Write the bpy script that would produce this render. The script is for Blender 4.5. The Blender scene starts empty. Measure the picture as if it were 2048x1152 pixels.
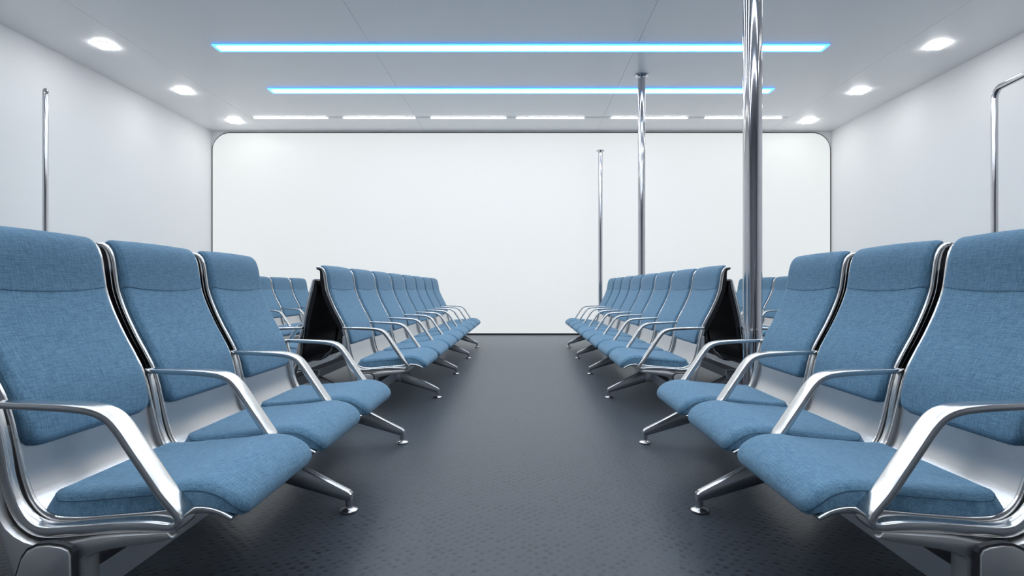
import bpy, math
from mathutils import Vector

C = bpy.context.scene.collection
PI = math.pi
CAM_H = 0.80
CEIL = 3.55
WX0, WX1 = -5.41, 5.37        # side walls
YB, YF = 9.85, -3.6           # far wall, wall behind the camera

# ------------------------------------------------------------------ materials
def new_mat(name):
    m = bpy.data.materials.new(name); m.use_nodes = True
    nt = m.node_tree
    return m, nt, nt.nodes['Principled BSDF']

def plain(name, col, rough=0.5, metal=0.0, spec=0.5, bump=0.0, bscale=60.0, coat=0.0):
    m, nt, b = new_mat(name)
    b.inputs['Base Color'].default_value = (*col, 1)
    b.inputs['Roughness'].default_value = rough
    b.inputs['Metallic'].default_value = metal
    b.inputs['Specular IOR Level'].default_value = spec
    b.inputs['Coat Weight'].default_value = coat
    tc = nt.nodes.new('ShaderNodeTexCoord')
    n = nt.nodes.new('ShaderNodeTexNoise'); n.inputs['Scale'].default_value = bscale
    n.inputs['Detail'].default_value = 4
    nt.links.new(tc.outputs['Object'], n.inputs['Vector'])
    mr = nt.nodes.new('ShaderNodeMapRange')
    mr.inputs['To Min'].default_value = max(0, rough - 0.03); mr.inputs['To Max'].default_value = rough + 0.03
    nt.links.new(n.outputs['Fac'], mr.inputs['Value'])
    if not metal: nt.links.new(mr.outputs['Result'], b.inputs['Roughness'])
    if bump:
        bp = nt.nodes.new('ShaderNodeBump'); bp.inputs['Strength'].default_value = bump
        bp.inputs['Distance'].default_value = 0.002
        nt.links.new(n.outputs['Fac'], bp.inputs['Height'])
        nt.links.new(bp.outputs['Normal'], b.inputs['Normal'])
    return m

def emis(name, col, strength):
    m, nt, b = new_mat(name)
    b.inputs['Base Color'].default_value = (0.8, 0.8, 0.8, 1)
    b.inputs['Emission Color'].default_value = (*col, 1)
    b.inputs['Emission Strength'].default_value = strength
    return m

def fabric(name, c1, c2):
    m, nt, b = new_mat(name)
    N, L = nt.nodes.new, nt.links.new
    tc = N('ShaderNodeTexCoord')
    def noise(scale, vec, detail=3):
        n = N('ShaderNodeTexNoise'); n.inputs['Scale'].default_value = scale
        n.inputs['Detail'].default_value = detail; L(vec, n.inputs['Vector']); return n.outputs['Fac']
    def mapped(s):
        mp = N('ShaderNodeMapping'); mp.inputs['Scale'].default_value = s
        L(tc.outputs['Object'], mp.inputs['Vector']); return mp.outputs['Vector']
    fine = noise(420, tc.outputs['Object'])
    hor = noise(60, mapped((5, 0.55, 5)))      # threads along the width
    ver = noise(60, mapped((1.0, 5, 0.5)))     # threads up the back
    a = N('ShaderNodeMath'); a.operation = 'ADD'; L(hor, a.inputs[0]); L(ver, a.inputs[1])
    a2 = N('ShaderNodeMath'); a2.operation = 'ADD'; L(a.outputs[0], a2.inputs[0]); L(fine, a2.inputs[1])
    mr = N('ShaderNodeMapRange'); mr.inputs['From Min'].default_value = 1.05; mr.inputs['From Max'].default_value = 1.95
    L(a2.outputs[0], mr.inputs['Value'])
    mx = N('ShaderNodeMix'); mx.data_type = 'RGBA'
    L(mr.outputs['Result'], mx.inputs['Factor'])
    mx.inputs['A'].default_value = (*c1, 1); mx.inputs['B'].default_value = (*c2, 1)
    L(mx.outputs['Result'], b.inputs['Base Color'])
    b.inputs['Roughness'].default_value = 0.85
    b.inputs['Specular IOR Level'].default_value = 0.25
    b.inputs['Sheen Weight'].default_value = 0.35
    b.inputs['Sheen Roughness'].default_value = 0.4
    b.inputs['Sheen Tint'].default_value = (0.6, 0.8, 1, 1)
    bp = N('ShaderNodeBump'); bp.inputs['Strength'].default_value = 0.55; bp.inputs['Distance'].default_value = 0.0015
    L(a2.outputs[0], bp.inputs['Height']); L(bp.outputs['Normal'], b.inputs['Normal'])
    return m

FAB = fabric('blue_fabric', (0.050, 0.122, 0.200), (0.160, 0.295, 0.410))
FAB_HEAD = fabric('blue_fabric_darker', (0.041, 0.100, 0.168), (0.132, 0.245, 0.345))  # darker copy of the blue fabric colours, used on the headrests
PIPE = plain('seam_thread', (0.035, 0.09, 0.15), 0.9)
CHROME = plain('polished_aluminium', (0.66, 0.65, 0.64), 0.17, 1.0)
ARMM = plain('brushed_arm_aluminium', (0.66, 0.66, 0.66), 0.21, 1.0)
SATIN = plain('satin_aluminium', (0.56, 0.565, 0.58), 0.24, 1.0)
CAST = plain('cast_aluminium', (0.60, 0.595, 0.59), 0.38, 1.0)
BEAM = plain('beam_metal', (0.48, 0.49, 0.52), 0.42, 1.0)
STEEL = plain('polished_steel', (0.54, 0.54, 0.56), 0.09, 1.0)
BLACK = plain('black_shell', (0.008, 0.008, 0.010), 0.22, 0, 0.5)
WALL = plain('white_wall', (0.92, 0.925, 0.93), 0.55, 0, 0.35)
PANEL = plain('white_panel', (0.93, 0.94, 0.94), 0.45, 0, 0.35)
CEILM = plain('ceiling_paint', (0.92, 0.93, 0.95), 0.33, 0, 0.6)
REAR = plain('charcoal_wall', (0.26, 0.27, 0.29), 0.6)
DARK = plain('dark_gap', (0.02, 0.021, 0.025), 0.6)
TRIM = plain('white_housing', (0.75, 0.77, 0.8), 0.4)
E_CORE = emis('strip_core', (0.93, 0.985, 1.0), 16.0)
E_BLUE = emis('strip_blue_edge', (0.02, 0.27, 1.0), 2.1)
E_WHITE = emis('segment_core', (1.0, 0.99, 0.97), 9.0)
E_DOWN = emis('downlight_core', (1.0, 0.99, 0.97), 26.0)

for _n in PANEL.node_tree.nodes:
    if _n.type == 'BSDF_PRINCIPLED':           # plain end wall panel, glow added to brighten it and the room
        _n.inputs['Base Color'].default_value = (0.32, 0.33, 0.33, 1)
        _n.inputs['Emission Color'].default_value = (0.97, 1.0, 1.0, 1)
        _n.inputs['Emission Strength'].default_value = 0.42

def floor_mat():
    m, nt, b = new_mat('dimpled_carpet')
    N, L = nt.nodes.new, nt.links.new
    tc = N('ShaderNodeTexCoord')
    v = N('ShaderNodeTexVoronoi'); v.inputs['Scale'].default_value = 34; v.inputs['Randomness'].default_value = 0.32
    mp = N('ShaderNodeMapping'); mp.inputs['Rotation'].default_value = (0, 0, PI/4); mp.inputs['Scale'].default_value = (1, 1, 0.001)
    L(tc.outputs['Object'], mp.inputs['Vector']); L(mp.outputs['Vector'], v.inputs['Vector'])
    dot = N('ShaderNodeMapRange'); dot.interpolation_type = 'SMOOTHSTEP'
    dot.inputs['From Min'].default_value = 0.16; dot.inputs['From Max'].default_value = 0.42
    L(v.outputs['Distance'], dot.inputs['Value'])
    n = N('ShaderNodeTexNoise'); n.inputs['Scale'].default_value = 260; n.inputs['Detail'].default_value = 3
    L(tc.outputs['Object'], n.inputs['Vector'])
    n2 = N('ShaderNodeTexNoise'); n2.inputs['Scale'].default_value = 9; n2.inputs['Detail'].default_value = 4
    L(tc.outputs['Object'], n2.inputs['Vector'])
    # dots vary in depth over the carpet
    dm = N('ShaderNodeMapRange'); dm.inputs['From Min'].default_value = 0.35; dm.inputs['From Max'].default_value = 0.65
    dm.inputs['To Min'].default_value = 0.45; dm.inputs['To Max'].default_value = 1.0
    L(n2.outputs['Fac'], dm.inputs['Value'])
    inv = N('ShaderNodeMath'); inv.operation = 'SUBTRACT'; inv.inputs[0].default_value = 1; L(dot.outputs['Result'], inv.inputs[1])
    mul = N('ShaderNodeMath'); mul.operation = 'MULTIPLY'; L(inv.outputs[0], mul.inputs[0]); L(dm.outputs['Result'], mul.inputs[1])
    mx = N('ShaderNodeMix'); mx.data_type = 'RGBA'; L(n.outputs['Fac'], mx.inputs['Factor'])
    mx.inputs['A'].default_value = (0.016, 0.020, 0.026, 1); mx.inputs['B'].default_value = (0.062, 0.074, 0.092, 1)
    mx2 = N('ShaderNodeMix'); mx2.data_type = 'RGBA'; L(mul.outputs[0], mx2.inputs['Factor'])
    L(mx.outputs['Result'], mx2.inputs['A']); mx2.inputs['B'].default_value = (0.008, 0.010, 0.013, 1)
    L(mx2.outputs['Result'], b.inputs['Base Color'])
    b.inputs['Roughness'].default_value = 0.36
    b.inputs['Sheen Weight'].default_value = 0.5
    b.inputs['Sheen Roughness'].default_value = 0.3
    b.inputs['Sheen Tint'].default_value = (0.85, 0.92, 1, 1)
    b.inputs['Specular IOR Level'].default_value = 0.27
    h = N('ShaderNodeMath'); h.operation = 'MULTIPLY_ADD'; L(n.outputs['Fac'], h.inputs[0]); h.inputs[1].default_value = 0.6
    i2 = N('ShaderNodeMath'); i2.operation = 'MULTIPLY'; L(mul.outputs[0], i2.inputs[0]); i2.inputs[1].default_value = -1
    L(i2.outputs[0], h.inputs[2])
    bp = N('ShaderNodeBump'); bp.inputs['Strength'].default_value = 0.4; bp.inputs['Distance'].default_value = 0.0012
    L(h.outputs[0], bp.inputs['Height']); L(bp.outputs['Normal'], b.inputs['Normal'])
    return m
FLOOR = floor_mat()

# ------------------------------------------------------------------ mesh tools
class MB:
    def __init__(s): s.v = []; s.f = []; s.mi = []
    def add(s, vs, fs, mi=0):
        o = len(s.v); s.v += [tuple(p) for p in vs]
        s.f += [tuple(i + o for i in f) for f in fs]; s.mi += [mi] * len(fs)
    def box(s, x0, x1, y0, y1, z0, z1, mi=0):
        vs = [(x, y, z) for z in (z0, z1) for y in (y0, y1) for x in (x0, x1)]
        s.add(vs, [(0,2,3,1),(4,5,7,6),(0,1,5,4),(2,6,7,3),(0,4,6,2),(1,3,7,5)], mi)
    def prism(s, poly, y0, y1, bev=0.0, mi=0):
        """polygon in the x-z plane extruded along y, with its rims chamfered"""
        n = len(poly)
        def inset(d):
            out = []
            for i in range(n):
                a, b, c = Vector(poly[i-1]), Vector(poly[i]), Vector(poly[(i+1) % n])
                e1 = (b-a).normalized(); e2 = (c-b).normalized()
                n1 = Vector((-e1.y, e1.x)); n2 = Vector((-e2.y, e2.x))
                m = n1 + n2
                m = m / max(0.35, m.dot(n1)) if m.length > 1e-6 else n1
                out.append(b + m*d)
            return out
        area = sum(poly[i-1][0]*poly[i][1] - poly[i][0]*poly[i-1][1] for i in range(n))
        if area < 0: poly = poly[::-1]
        lay = [(y0, bev), (y0 + bev*0.3, bev*0.3), (y0+bev, 0), (y1-bev, 0), (y1 - bev*0.3, bev*0.3), (y1, bev)] if bev else [(y0, 0), (y1, 0)]
        vs = []
        for y, d in lay:
            for p in (inset(d) if d else [Vector(q) for q in poly]): vs.append((p.x, y, p.y))
        fs = []
        for k in range(len(lay)-1):
            for i in range(n):
                j = (i+1) % n
                fs.append((k*n+i, k*n+j, (k+1)*n+j, (k+1)*n+i))
        fs.append(tuple(range(n))); fs.append(tuple((len(lay)-1)*n + i for i in range(n))[::-1])
        s.add(vs, fs, mi)
    def lathe(s, prof, cx, cy, n=28, mi=0):
        vs = [(cx + r*math.cos(2*PI*k/n), cy + r*math.sin(2*PI*k/n), z) for r, z in prof for k in range(n)]
        fs = [(j*n+k, j*n+(k+1) % n, (j+1)*n+(k+1) % n, (j+1)*n+k) for j in range(len(prof)-1) for k in range(n)]
        fs.append(tuple(range(n))[::-1]); fs.append(tuple((len(prof)-1)*n+k for k in range(n)))
        s.add(vs, fs, mi)
    def sweep(s, pts, sec, widths=None, y=0.0, mi=0, nsec=14, p=2.6):
        """rounded-rectangle section (thickness in plane, width along y) swept along an x-z path"""
        P = [Vector((a, b)) for a, b in pts]; n = len(P); vs = []
        for i in range(n):
            t = (P[min(i+1, n-1)] - P[max(i-1, 0)]).normalized(); nn = Vector((-t.y, t.x))
            th, w = sec if widths is None else widths[i]
            for k in range(nsec):
                a = 2*PI*k/nsec; c, d = math.cos(a), math.sin(a)
                cc = math.copysign(abs(c)**(2/p), c); dd = math.copysign(abs(d)**(2/p), d)
                q = P[i] + nn*(cc*th/2); vs.append((q.x, y + dd*w/2, q.y))
        fs = [(i*nsec+k, i*nsec+(k+1) % nsec, (i+1)*nsec+(k+1) % nsec, (i+1)*nsec+k) for i in range(n-1) for k in range(nsec)]
        fs.append(tuple(range(nsec))[::-1]); fs.append(tuple((n-1)*nsec+k for k in range(nsec)))
        s.add(vs, fs, mi)
    def tube(s, pts, r, nsec=10, mi=0, closed=False):
        P = [Vector(q) for q in pts]; n = len(P); vs = []; up = None
        for i in range(n):
            if closed: t = (P[(i+1) % n] - P[i-1]).normalized()
            else: t = (P[min(i+1, n-1)] - P[max(i-1, 0)]).normalized()
            if up is None:
                up = Vector((0, 0, 1)) if abs(t.z) < 0.9 else Vector((1, 0, 0))
            b = t.cross(up).normalized(); up = b.cross(t).normalized()
            for k in range(nsec):
                a = 2*PI*k/nsec
                vs.append(P[i] + (up*math.cos(a) + b*math.sin(a))*r)
        m = n if closed else n-1
        fs = [(i*nsec+k, i*nsec+(k+1) % nsec, ((i+1) % n)*nsec+(k+1) % nsec, ((i+1) % n)*nsec+k) for i in range(m) for k in range(nsec)]
        if not closed:
            fs.append(tuple(range(nsec))[::-1]); fs.append(tuple((n-1)*nsec+k for k in range(nsec)))
        s.add(vs, fs, mi)
    def mesh(s, name, mats, smooth=40):
        me = bpy.data.meshes.new(name); me.from_pydata(s.v, [], s.f); me.update()
        for m in (mats if isinstance(mats, (list, tuple)) else [mats]): me.materials.append(m)
        for p, mi in zip(me.polygons, s.mi): p.material_index = mi; p.use_smooth = True
        import bmesh
        bm = bmesh.new(); bm.from_mesh(me); bmesh.ops.recalc_face_normals(bm, faces=bm.faces)
        for e in bm.edges:
            if len(e.link_faces) == 2 and e.calc_face_angle(0) > math.radians(smooth): e.smooth = False
        bm.to_mesh(me); bm.free()
        return me

def link(name, me, parent=None, loc=(0,0,0), rz=0.0):
    o = bpy.data.objects.new(name, me); C.objects.link(o); o.location = loc; o.rotation_euler = (0, 0, rz)
    if parent: o.parent = parent
    return o
def tag(o, label=None, cat=None, group=None, kind=None):
    if label: o['label'] = label
    if cat: o['category'] = cat
    if group: o['group'] = group
    if kind: o['kind'] = kind
    return o

def smooth_path(pts, n):
    """Catmull-Rom through the points, resampled evenly to n points"""
    P = [Vector(p) for p in pts]; D = []
    for i in range(len(P)-1):
        p0 = P[i-1] if i else P[0]*2 - P[1]
        p1, p2 = P[i], P[i+1]
        p3 = P[i+2] if i+2 < len(P) else P[-1]*2 - P[-2]
        for k in range(16):
            t = k/16
            D.append(0.5*((2*p1) + (p2-p0)*t + (2*p0-5*p1+4*p2-p3)*t*t + (3*p1-p0-3*p2+p3)*t**3))
    D.append(P[-1])
    L = [0.0]
    for a, b in zip(D, D[1:]): L.append(L[-1] + (b-a).length)
    out = []; j = 0
    for k in range(n):
        s = L[-1]*k/(n-1)
        while j < len(L)-2 and L[j+1] < s: j += 1
        t = (s-L[j])/max(1e-9, L[j+1]-L[j]); out.append(D[j].lerp(D[j+1], min(1, max(0, t))))
    return out, L[-1]

def path_at(path, s):
    n = len(path)-1; x = min(max(s, 0), 1)*n; i = min(int(x), n-1); f = x-i
    p = path[i].lerp(path[i+1], f)
    a = path[max(i-1, 0)]; b = path[min(i+2, n)]
    t = (b-a).normalized()
    return p, Vector((-t.y, t.x))

def pad(mb, pts, halfw, side, crown, rcorner, redge, b0=0.0, b1=1.0, sag=0.0, flip=1, seam=True,
        nb=44, na=26, back=0.0, base_off=0.0, bulge=0.0, rtop=0.012):
    """upholstered pad lying on a path: boxed side, seam line, rounded crown, rounded corners.
    side(b) and crown(b) give heights along the path; sag lets the far end curve down in the middle."""
    path, L = smooth_path(pts, 120)
    def clus(k, n, lo, hi):                      # denser towards both ends
        t = k/n; t2 = 0.5 - 0.5*math.cos(PI*t); t = 0.45*t + 0.55*t2
        return lo + (hi-lo)*t
    front, mid, bot = [], [], []
    for i in range(nb+1):
        b = clus(i, nb, b0, b1)
        rf, rm, rb = [], [], []
        d = min(b-b0, b1-b)*L
        rc = (rcorner if b-b0 > b1-b else rtop) if not sag else (rtop if b-b0 < b1-b else 0.004)
        W = halfw if d >= rc else halfw - rc + math.sqrt(max(0, rc*rc - (rc-d)**2))
        for k in range(na+1):
            a = clus(k, na, -1, 1)
            bb = b + sag*(1-a*a)*max(0, (b-b0)/(b1-b0))**3
            p, nn = path_at(path, bb); nn = nn*flip
            dv = (1-abs(a))*W
            q = lambda x, r: math.sqrt(max(0, 1-(1-min(x, r)/r)**2))
            re_end = 0.007 if (sag and b1-b < b-b0) else redge
            F = q(dv, redge)*q(d, re_end)
            sd = side(bb); cr = crown(bb)
            y = a*W
            o3 = base_off + sd + cr*F + bulge*(1-a*a)*F
            f = p + nn*o3; rf.append((f.x, y, f.y))
            bk = p + nn*(base_off + back); rb.append((bk.x, y, bk.y))
        front.append(rf); bot.append(rb)
    ni, nk = nb+1, na+1
    vs = [v for r in front for v in r] + [v for r in bot for v in r]
    fs = []
    o = ni*nk
    for i in range(nb):
        for k in range(na):
            q0 = i*nk+k
            fs.append((q0, q0+1, q0+nk+1, q0+nk)); fs.append((o+q0, o+q0+nk, o+q0+nk+1, o+q0+1))
    ring = [k for k in range(nk)] + [i*nk+na for i in range(1, ni)] + [nb*nk+k for k in range(na-1, -1, -1)] + [i*nk for i in range(nb-1, 0, -1)]
    for a, b in zip(ring, ring[1:]+ring[:1]): fs.append((a, b, o+b, o+a))
    mb.add(vs, fs, 0)
    if seam:
        mb.tube([vs[i] for i in ring], 0.0009, 6, mi=1, closed=True)

# ------------------------------------------------------------------ the seat unit (x = away from the aisle, nose at small x)
U0 = 0.92                                     # beam line, local origin
def loc(pts): return [(a-U0, b) for a, b in pts]
HIGH = loc([(1.322,.934),(1.306,.937),(1.291,.933),(1.278,.918),(1.269,.888),(1.263,.845),(1.254,.791),(1.231,.727),(1.200,.660),(1.170,.604),
            (1.147,.556),(1.132,.503),(1.121,.440),(1.106,.372),(1.084,.322),(1.045,.293),(0.99,.287)])
LOW = loc([(1.205,.860),(1.200,.848),(1.190,.80),(1.172,.73),(1.155,.66),(1.140,.58),(1.130,.50),(1.120,.440),(1.106,.372),
           (1.084,.322),(1.045,.293),(0.99,.287)])
SEATP = loc([(0.99,.287),(.90,.294),(.80,.303),(.74,.311),(.700,.314),(.668,.308),(.640,.294)])

MESH = {}
def unit_meshes(kind, w):
    key = (kind, round(w, 3))
    if key in MESH: return MESH[key]
    back = HIGH if kind == 'high' else LOW
    full = back + SEATP[1:]
    hw = w/2 - 0.040
    # side frame
    fp, L = smooth_path(full, 90)
    m = MB()
    ws = []
    for i, p in enumerate(fp):
        t = i/89
        th = 0.020 + 0.016*math.exp(-((t-0.56)/0.12)**2)
        if t < 0.06: th = 0.015 + 0.08*t
        if t > 0.9: th = 0.020 - 0.10*(t-0.9)
        ws.append((th, 0.014))
    m.sweep([(p.x, p.y) for p in fp], None, ws, 0)
    frame = m.mesh('side_frame', CHROME)
    # metal pan: from behind the lumbar cushion to the nose
    m = MB()
    fpts = [p for p in fp if p.y < 0.50 or p.x < 0]
    def sheet(mb, pts, off0, off1, halfw, mi=0, taper=False):
        n = len(pts); A = []; B = []
        for i, p in enumerate(pts):
            t = (pts[min(i+1, n-1)] - pts[max(i-1, 0)]).normalized(); nn = Vector((-t.y, t.x))
            o0, o1 = off0, off1
            if taper:
                k = min(1, i/8, (n-1-i)/8); o1 = off0 + (off1-off0)*math.sqrt(max(0.04, k))
            A.append(p + nn*o0); B.append(p + nn*o1)
        ys = [-halfw, -halfw+0.004, -halfw*0.5, 0, halfw*0.5, halfw-0.004, halfw]
        vs = [(q.x, y, q.y) for S in (A, B) for q in S for y in ys]; k = len(ys); o = n*k; fs = []
        for i in range(n-1):
            for j in range(k-1):
                a = i*k+j; fs.append((a, a+1, a+k+1, a+k)); fs.append((o+a, o+a+k, o+a+k+1, o+a+1))
            fs.append((i*k, (i+1)*k, o+(i+1)*k, o+i*k)); fs.append((i*k+k-1, o+i*k+k-1, o+(i+1)*k+k-1, (i+1)*k+k-1))
        for j in range(k-1):
            fs.append((j, o+j, o+j+1, j+1)); a = (n-1)*k+j; fs.append((a, a+1, o+a+1, o+a))
        mb.add(vs, fs, mi)
    # path runs downwards, so its left normal points away from the aisle on the back and down under the seat:
    t0 = (fp[1]-fp[0]); nn = Vector((-t0.y, t0.x))
    sheet(m, fpts, -0.003, 0.006, w/2 - 0.026)
    pan = m.mesh('seat_pan', SATIN)
    sgn = 1
    # black back shell
    m = MB()
    bp = [p for p in fp if p.x > 0.10 and p.y > 0.33]
    # side of the path facing away from the aisle
    i = len(bp)//2; t = (bp[i+1]-bp[i-1]).normalized(); away = 1 if Vector((-t.y, t.x)).x > 0 else -1
    sheet(m, bp, away*0.004, away*0.034, w/2 - 0.026, taper=True)
    shell = m.mesh('back_shell', BLACK)
    # cushions: their normal must point to the aisle / up
    i = len(fp)//4; t = (fp[i+1]-fp[i-1]).normalized(); flip = 1 if Vector((-t.y, t.x)).x < 0 else -1
    cback = [p for p in back if p[1] > 0.385]
    if kind == 'high': cback = cback[1:]
    m = MB()
    sd = lambda b: 0.010
    cr = lambda b: 0.007 + 0.006*min(1, b/0.3)
    pad(m, cback, hw, sd, cr, 0.045, 0.018, flip=flip, back=-0.002, bulge=0.004)
    bc = m.mesh('back_cushion', [FAB, PIPE])
    hd = None
    m = MB()
    e = 0.31 if kind == 'high' else 0.26
    pad(m, cback, hw+0.0012, lambda b: sd(b)+0.0012, lambda b: cr(b)+0.0012, 0.045, 0.018, b0=-0.0, b1=e-0.02, sag=0.038, flip=flip,
        back=0.004, bulge=0.004, seam=False, nb=30)
    hd = m.mesh('headrest', [FAB_HEAD, PIPE])
    # seat cushion
    m = MB()
    base = loc([(1.066,.314),(1.035,.297),(0.99,.294),(.90,.300),(.80,.309),(.74,.318),(.700,.321),(.670,.315),(.644,.302),(.627,.289)])
    ths = lambda b: 0.037 - 0.029*max(0, (b-0.72)/0.28)**1.5
    thc = lambda b: 0.014 + 0.004*min(1, b/0.3)
    pad(m, base, hw+0.012, ths, thc, 0.045, 0.030, flip=flip, back=0.0, bulge=0.004, rtop=0.03)
    sc = m.mesh('seat_cushion', [FAB, PIPE])
    MESH[key] = dict(frame=frame, pan=pan, shell=shell, bc=bc, hd=hd, sc=sc)
    return MESH[key]

def arm_mesh():
    pts = loc([(1.142,.552),(1.09,.550),(1.02,.548),(.96,.545),(.915,.539),(.885,.526),(.862,.502),(.835,.462),(.80,.410),(.770,.366),(.745,.336),
               (.730,.316),(.730,.302),(.746,.294),(.785,.295),(.85,.292),(.94,.285),(1.02,.281),(1.062,.297),
               (1.092,.335),(1.110,.388),(1.120,.45),(1.130,.505),(1.140,.545)])
    P, L = smooth_path(pts, 120); ws = []
    for i in range(120):
        t = i/119
        w = 0.026 + 0.030*min(1, t/0.22)
        if t > 0.50: w = 0.056 - 0.020*min(1, (t-0.50)/0.1) - 0.014*min(1, max(0, (t-0.74)/0.08))
        th = 0.015 + 0.005*min(1, t/0.2) + 0.006*min(1, max(0, (t-0.46)/0.08)) - 0.008*max(0, (t-0.8)/0.2)
        ws.append((th, w))
    m = MB(); m.sweep([(p.x, p.y) for p in P], None, ws, 0, nsec=20, p=5)
    return m.mesh('armrest', ARMM)
ARM = arm_mesh()

def bracket_mesh():
    poly, _ = smooth_path(loc([(1.138,.50),(1.138,.42),(1.124,.35),(1.092,.25),(1.066,.175)]), 14)
    poly = [(p.x, p.y) for p in poly] + loc([(1.055,.130),(.932,.130),(.922,.140),(.922,.226),(.919,.234)])
    top, _ = smooth_path(loc([(.919,.234),(.90,.243),(.86,.252),(.80,.261),(.75,.270),(.734,.279),(.745,.287),(.80,.284),(.90,.276),(.98,.262),(1.04,.264),(1.092,.300),(1.114,.365),(1.122,.44),(1.128,.50)]), 34)
    poly += [(p.x, p.y) for p in top[1:]]
    m = MB(); m.prism(poly, -0.024, 0.024, 0.006)
    return m.mesh('end_bracket', CAST, 30)
BRACKET = bracket_mesh()
def cap_mesh():
    base = loc([(1.062,.138),(1.052,.200),(1.040,.240),(1.028,.257),(1.008,.266),(.985,.268),(.958,.264),(.944,.258),(.938,.248),(.936,.138)])
    m = MB(); m.prism(base, -0.012, 0.012, 0.005)
    m.prism([((a-.08)*1.07+.08, (b-.138)*1.035+.138) for a, b in base], -0.0075, 0.0065, 0, mi=1)
    return m.mesh('end_cap', [CAST, DARK], 30)
CAP = cap_mesh()

def leg_mesh():
    m = MB()
    for sgn in (1, -1):
        poly = [(.02, .195), (.02, .128), (-.02, .122), (-.285, .044), (-.3085, .044), (-.3085, .066), (-.298, .076), (-.05, .205)]
        poly = [(a*sgn, b) for a, b in poly]
        m.prism(poly, -0.017, 0.017, 0.005)
        m.lathe([(.0105, .012), (.0125, .03), (.0125, .070), (.010, .074), (.004, .075)], -.296*sgn, 0, 20)
    m.prism([(-.03, .122), (.13, .122), (.13, .205), (-.03, .205)], -.024, .024, .006)
    return m.mesh('leg', SATIN, 30)
LEG = leg_mesh()
def glide_mesh(x):
    m = MB(); m.lathe([(.028, 0), (.031, .003), (.031, .008), (.026, .012), (.012, .015), (.011, .022)], x, 0, 28)
    return m.mesh('floor_glide', CHROME)
GL = [glide_mesh(-.296), glide_mesh(.296)]

def bench(name, label, side, facing, xroot, y0, pitch, n, legs, kind, group, ext=(0.0, 0.0)):
    """side is the sign of world x; facing 1 looks at the aisle, -1 away from it."""
    rz = 0 if side*facing > 0 else PI
    d = 1 if rz == 0 else -1
    root = bpy.data.objects.new(name, None); C.objects.link(root)
    yc = y0 + n*pitch/2
    root.location = (xroot, yc, 0); root.rotation_euler = (0, 0, rz); root.empty_display_size = 0.2
    tag(root, label, 'bench', group)
    Y = lambda y: (y-yc)*d
    M = unit_meshes(kind, pitch)
    for i in range(n):
        yy = Y(y0 + (i+.5)*pitch)
        u = link('seat_unit', M['pan'], root, (0, yy, 0))
        link('back_shell', M['shell'], u); link('back_cushion', M['bc'], u)
        link('headrest', M['hd'], u); link('seat_cushion', M['sc'], u)
        for s in (-1, 1): link('side_frame', M['frame'], u, (0, s*(pitch/2-0.026), 0))
    for i in range(n+1):
        link('armrest', ARM, root, (0, Y(y0+i*pitch), 0))
    # beam
    a, b = sorted((Y(y0 - 0.02 - ext[0]), Y(y0 + n*pitch + 0.02 + ext[1])))
    m = MB(); m.prism([(.004, .136), (.094, .136), (.094, .198), (.004, .198)], a, b, 0.004)
    link('beam', m.mesh('beam', BEAM, 30), root)
    for k, (yy, out) in enumerate(((y0, -1), (y0+n*pitch, 1))):
        br = link('end_bracket', BRACKET, root, (0, Y(yy + out*0.008), 0))
        link('end_cap', CAP, br, (0, out*d*0.031, 0))
    for yy in legs:
        lg = link('leg', LEG, root, (0, Y(yy), 0))
        for g in GL: link('floor_glide', g, lg)
    return root

XR = 1.0
P1, P2 = 0.50, 0.60
Y1, Y2 = 1.22, 3.60
L1 = [2.03, 2.93]; L2 = [4.15, 5.3, 6.5, 7.75]
XS = {-1: -U0, 1: U0 + 0.012}
PARTNER = 2.54 - U0                  # beam line of the row behind
for side, sn in ((-1, 'left'), (1, 'right')):
    g1 = 'front three-seat benches beside the aisle'
    bench('airport_bench', f'blue high-backed three-seat bench with chrome arms, largest in front at the {sn} of the aisle',
          side, 1, XS[side], Y1, P1, 3, L1, 'high', 'metal-framed benches in rows on both sides of the aisle', ext=(0, 0.24))
    bench('airport_bench', f'long blue eight-seat bench lining the {sn} side of the aisle towards the white end wall',
          side, 1, XS[side], Y2, P2, 8, L2, 'high', 'metal-framed benches in rows on both sides of the aisle')
    bench('airport_bench', f'low black-backed bench facing the {sn} wall, behind the front {sn} bench',
          side, -1, side*PARTNER, Y1, P1, 3, L1, 'low', 'metal-framed benches in rows on both sides of the aisle', ext=(0, 0.24))
    bench('airport_bench', f'low black-backed bench facing the {sn} wall, behind the long {sn} aisle bench',
          side, -1, side*PARTNER, Y2, P2, 8 if side < 0 else 5, L2 if side < 0 else L2[:3], 'low', 'metal-framed benches in rows on both sides of the aisle')
    bench('airport_bench', f'distant blue high-backed bench row nearest the {sn} wall, seen beyond the {sn} aisle benches',
          side, 1, side*(3.25 - 1.306 + U0), Y2, P2, 8, L2, 'high', 'metal-framed benches in rows on both sides of the aisle')

# ------------------------------------------------------------------ the room
def struct(name, mb, mat, smooth=40):
    return tag(link(name, mb.mesh(name, mat, smooth)), kind='structure')
m = MB(); m.box(WX0, WX1, YF, YB, -0.1, 0); struct('floor', m, FLOOR)
m = MB(); m.box(WX0-.15, WX0, YF, YB, -0.1, CEIL+.12); struct('wall_left', m, WALL)
m = MB(); m.box(WX1, WX1+.15, YF, YB, -0.1, CEIL+.12); struct('wall_right', m, WALL)
m = MB(); m.box(WX0-.15, WX1+.15, YB, YB+.15, -0.1, CEIL+.12); struct('wall_back', m, WALL)
m = MB(); m.box(WX0-.15, WX1+.15, YF-.15, YF, -0.1, CEIL+.12); struct('wall_front', m, REAR)
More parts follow.
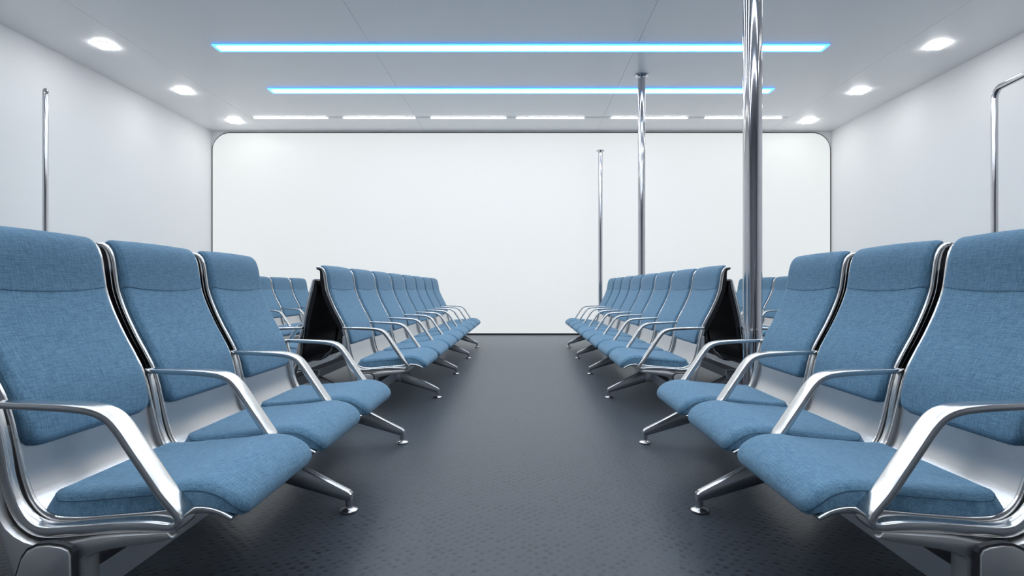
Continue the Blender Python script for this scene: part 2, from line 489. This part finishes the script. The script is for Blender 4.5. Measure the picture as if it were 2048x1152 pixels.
# ceiling in long panels with fine joints
m = MB(); xs = [WX0, -4.36, -1.71, 1.29, 4.28, WX1]; g = 0.0015
for a, b in zip(xs, xs[1:]):
    m.prism([(a + (g if a > WX0 else 0), CEIL), (b - (g if b < WX1 else 0), CEIL), (b - (g if b < WX1 else 0), CEIL+.03), (a + (g if a > WX0 else 0), CEIL+.03)], YF, YB)
m.box(WX0, WX1, YF, YB, CEIL+.03, CEIL+.12)
struct('ceiling', m, CEILM)
# end wall panel with rounded top corners, standing proud of a dark reveal
def rrect(x0, x1, z0, z1, r, n=12):
    pts = [(x0, z0), (x1, z0)]
    for k in range(n+1):
        a = PI/2*k/n; pts.append((x1-r+r*math.cos(a), z1-r+r*math.sin(a)))
    for k in range(n+1):
        a = PI/2 + PI/2*k/n; pts.append((x0+r+r*math.cos(a), z1-r+r*math.sin(a)))
    return pts
ztop = CEIL - 0.022
m = MB(); m.prism(rrect(WX0+.012, WX1-.012, 0.0, ztop, .32), YB-.025, YB-.001)
struct('trim_1', m, DARK)
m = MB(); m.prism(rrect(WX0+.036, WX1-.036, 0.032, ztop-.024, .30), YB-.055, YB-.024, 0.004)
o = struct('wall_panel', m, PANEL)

# ------------------------------------------------------------------ ceiling lights
YS = [6.42, 7.81, 4.98, 3.5, 2.0, 0.5, -1.0]  # row continued unseen overhead; strips above the camera added to light near seats
def strip_parts():
    L, W = 6.93, 0.180
    m = MB()   # blue lit rim standing 18 mm proud
    z1, z0 = 0.0, -0.016
    i = 0.036
    xo, yo = L/2, W/2; xi, yi = L/2-i*1.2, W/2-i
    vs = [(-xo,-yo,z1),(xo,-yo,z1),(xo,yo,z1),(-xo,yo,z1),(-xi,-yi,z0),(xi,-yi,z0),(xi,yi,z0),(-xi,yi,z0)]
    m.box(-xo, xo, -yo, yo, z0, z1)
    rim = m.mesh('blue_rim', E_BLUE)
    m = MB(); m.box(-xi, xi, -yi-.010, yi-.014, z0-0.002, z0-0.0005)
    core = m.mesh('diffuser', E_CORE)
    m = MB(); m.box(-xo-.012, xo+.012, -yo-.006, yo+.006, -0.003, 0.0)
    hous = m.mesh('ceiling_strip_light', TRIM)
    return hous, rim, core
SP = strip_parts()
lab = {0: 'blue-rimmed white ceiling strip, the longer and nearer of the two in view',
       1: 'blue-rimmed white ceiling strip between the longer blue strip and the white segments'}
for k, y in enumerate(YS):
    h = link('ceiling_strip_light', SP[0], None, (-0.02, y, CEIL))
    tag(h, lab.get(k, 'long blue-rimmed ceiling strip light overhead, outside the top of the photo'), 'ceiling light', 'blue-rimmed ceiling strips' if k in lab else 'blue-rimmed ceiling strips overhead')
    r = link('blue_rim', SP[1], h, (0, 0, -0.003)); r['label'] = 'blue glowing rim'
    link('diffuser', SP[2], h, (0, 0, -0.003))
# segmented white strip
m = MB(); m.box(-4.33, 4.24, -.030, .030, -0.004, 0)
root = link('segmented_strip_light', m.mesh('segmented_strip_light', TRIM), None, (0, 9.06, CEIL))
tag(root, 'thin white ceiling strip of six lit segments just in front of the end wall', 'ceiling light')
for a, b in ((508,655),(687,830),(862,1012),(1033,1168),(1222,1375),(1410,1563)):
    s = 9.06/1130
    m = MB(); m.box((a-1045)*s, (b-1045)*s, -.020, .020, -0.010, -0.004)
    link('lamp_segment', m.mesh('lamp_segment', E_WHITE), root)
# square downlights
def rsq(h, r, n=6):
    pts = []
    for cx, cy, a0 in ((h-r, h-r, 0), (-h+r, h-r, PI/2), (-h+r, -h+r, PI), (h-r, -h+r, 1.5*PI)):
        for k in range(n+1):
            a = a0 + PI/2*k/n; pts.append((cx+r*math.cos(a), cy+r*math.sin(a)))
    return pts
def disc(mb, pts, z0, z1):
    n = len(pts)
    mb.add([(x, y, z0) for x, y in pts] + [(x, y, z1) for x, y in pts],
           [tuple(range(n)), tuple(range(n, 2*n))[::-1]] + [(i, (i+1) % n, n+(i+1) % n, n+i) for i in range(n)])
m = MB(); disc(m, rsq(.096, .035), -0.006, 0); DH = m.mesh('downlight', TRIM)
m = MB(); disc(m, rsq(.088, .032), -0.018, -0.006); DL = m.mesh('downlight_lens', E_DOWN)
yl = [6.37, 7.85, 9.25, 4.9, 3.45, 2.0, 0.55]
nm = ['nearest', 'middle', 'farthest']
for side, x in (('left', -4.71), ('right', 4.68)):
    for k, y in enumerate(yl):
        h = link('downlight', DH, None, (x, y, CEIL))
        if k < 3: tag(h, f'small square white ceiling downlight, {nm[k]} of the three along the {side} wall', 'downlight', f'square downlights along the {side} wall')
        else: tag(h, f'square ceiling downlight along the {side} wall, outside the top of the photo', 'downlight', f'overhead downlights along the {side} wall')
        link('downlight_lens', DL, h)

# ------------------------------------------------------------------ poles and rails
def pole(x, y, r, top, label, top_flange=True):
    m = MB()
    m.lathe([(r, 0.004), (r, top-0.004)], 0, 0, 40)
    o = link('steel_pole', m.mesh('steel_pole', STEEL), None, (x, y, 0)); tag(o, label, 'pole', 'upright steel poles on the right')
    fl = [(r*1.75, 0), (r*1.8, .004), (r*1.8, .012), (r*1.5, .020), (r*1.1, .030), (r*1.02, .045)]
    m = MB(); m.lathe(fl, 0, 0, 36); link('base_flange', m.mesh('base_flange', STEEL), o)
    m = MB(); m.lathe([(a, top-b) for a, b in fl], 0, 0, 36); link('top_flange', m.mesh('top_flange', STEEL), o)
    return o
pole(1.27, 3.12, .0505, CEIL, 'thick polished steel pole standing between the two right aisle benches, widest of the poles')
pole(1.53, 7.26, .047, CEIL, 'steel pole with round flange at the ceiling, rising behind the long right aisle bench')
pole(1.31, 9.50, .036, 3.13, 'thinnest steel pole, short of the ceiling, in front of the white end wall panel')

def rail(p, dirv, length, top, r, rb, label):
    """inverted-U rail: two uprights joined by a rounded top bar"""
    d = Vector((dirv[0], dirv[1], 0)).normalized()
    pts = [Vector((0, 0, 0.0))] + [Vector((0, 0, (top-rb)*k/6)) for k in range(1, 7)]
    for k in range(1, 11):
        a = PI/2*k/10; pts.append(d*(rb*(1-math.cos(a))) + Vector((0, 0, top-rb+rb*math.sin(a))))
    e = d*length
    for k in range(0, 11):
        a = PI/2*k/10; pts.append(e - d*rb + d*(rb*math.sin(a)) + Vector((0, 0, top-rb+rb*math.cos(a))))
    pts += [e + Vector((0, 0, (top-rb)*k/6)) for k in range(5, -1, -1)]
    m = MB(); m.tube(pts, r, 20)
    o = link('grab_rail', m.mesh('grab_rail', STEEL), None, (p[0], p[1], 0)); tag(o, label, 'rail', 'hoop-shaped grab rails by the side walls')
    for q in (Vector((0, 0, 0)), e):
        m = MB(); m.lathe([(r*1.7, 0), (r*1.75, .008), (r*1.2, .02), (r*1.02, .03)], q.x, q.y, 28)
        link('base_flange', m.mesh('base_flange', STEEL), o)
    return o
s = .0050
rail((-(1045-91)*s, 1130*s), (-(1045-97.5), 1130), .15, .8 + 400*s, .025, .07, 'narrow hoop-shaped steel grab rail standing before the left wall')
rail(((1989-1045)*s, 1130*s), (-0.12, -1.0), 1.15, .8 + 399*s, .030, .10, 'tall wide steel hoop rail standing before the right wall, cut by the picture edge')

# ------------------------------------------------------------------ world, camera, view
w = bpy.data.worlds.new('room_world'); bpy.context.scene.world = w; w.use_nodes = True
w.node_tree.nodes['Background'].inputs['Color'].default_value = (0.5, 0.55, 0.6, 1)
w.node_tree.nodes['Background'].inputs['Strength'].default_value = 0.3
cd = bpy.data.cameras.new('camera'); cam = bpy.data.objects.new('camera', cd); C.objects.link(cam)
cam.location = (0, 0, CAM_H); cam.rotation_euler = (PI/2, 0, 0)
cd.sensor_width = 36; cd.lens = 1130/2048*36; cd.shift_x = -21/2048; cd.shift_y = 2/2048
cd.clip_start = 0.05
sc = bpy.context.scene; sc.camera = cam
sc.view_settings.view_transform = 'Standard'; sc.view_settings.look = 'None'
sc.view_settings.gamma = 1; sc.view_settings.use_curve_mapping = False
sc.view_settings.exposure = 0.58
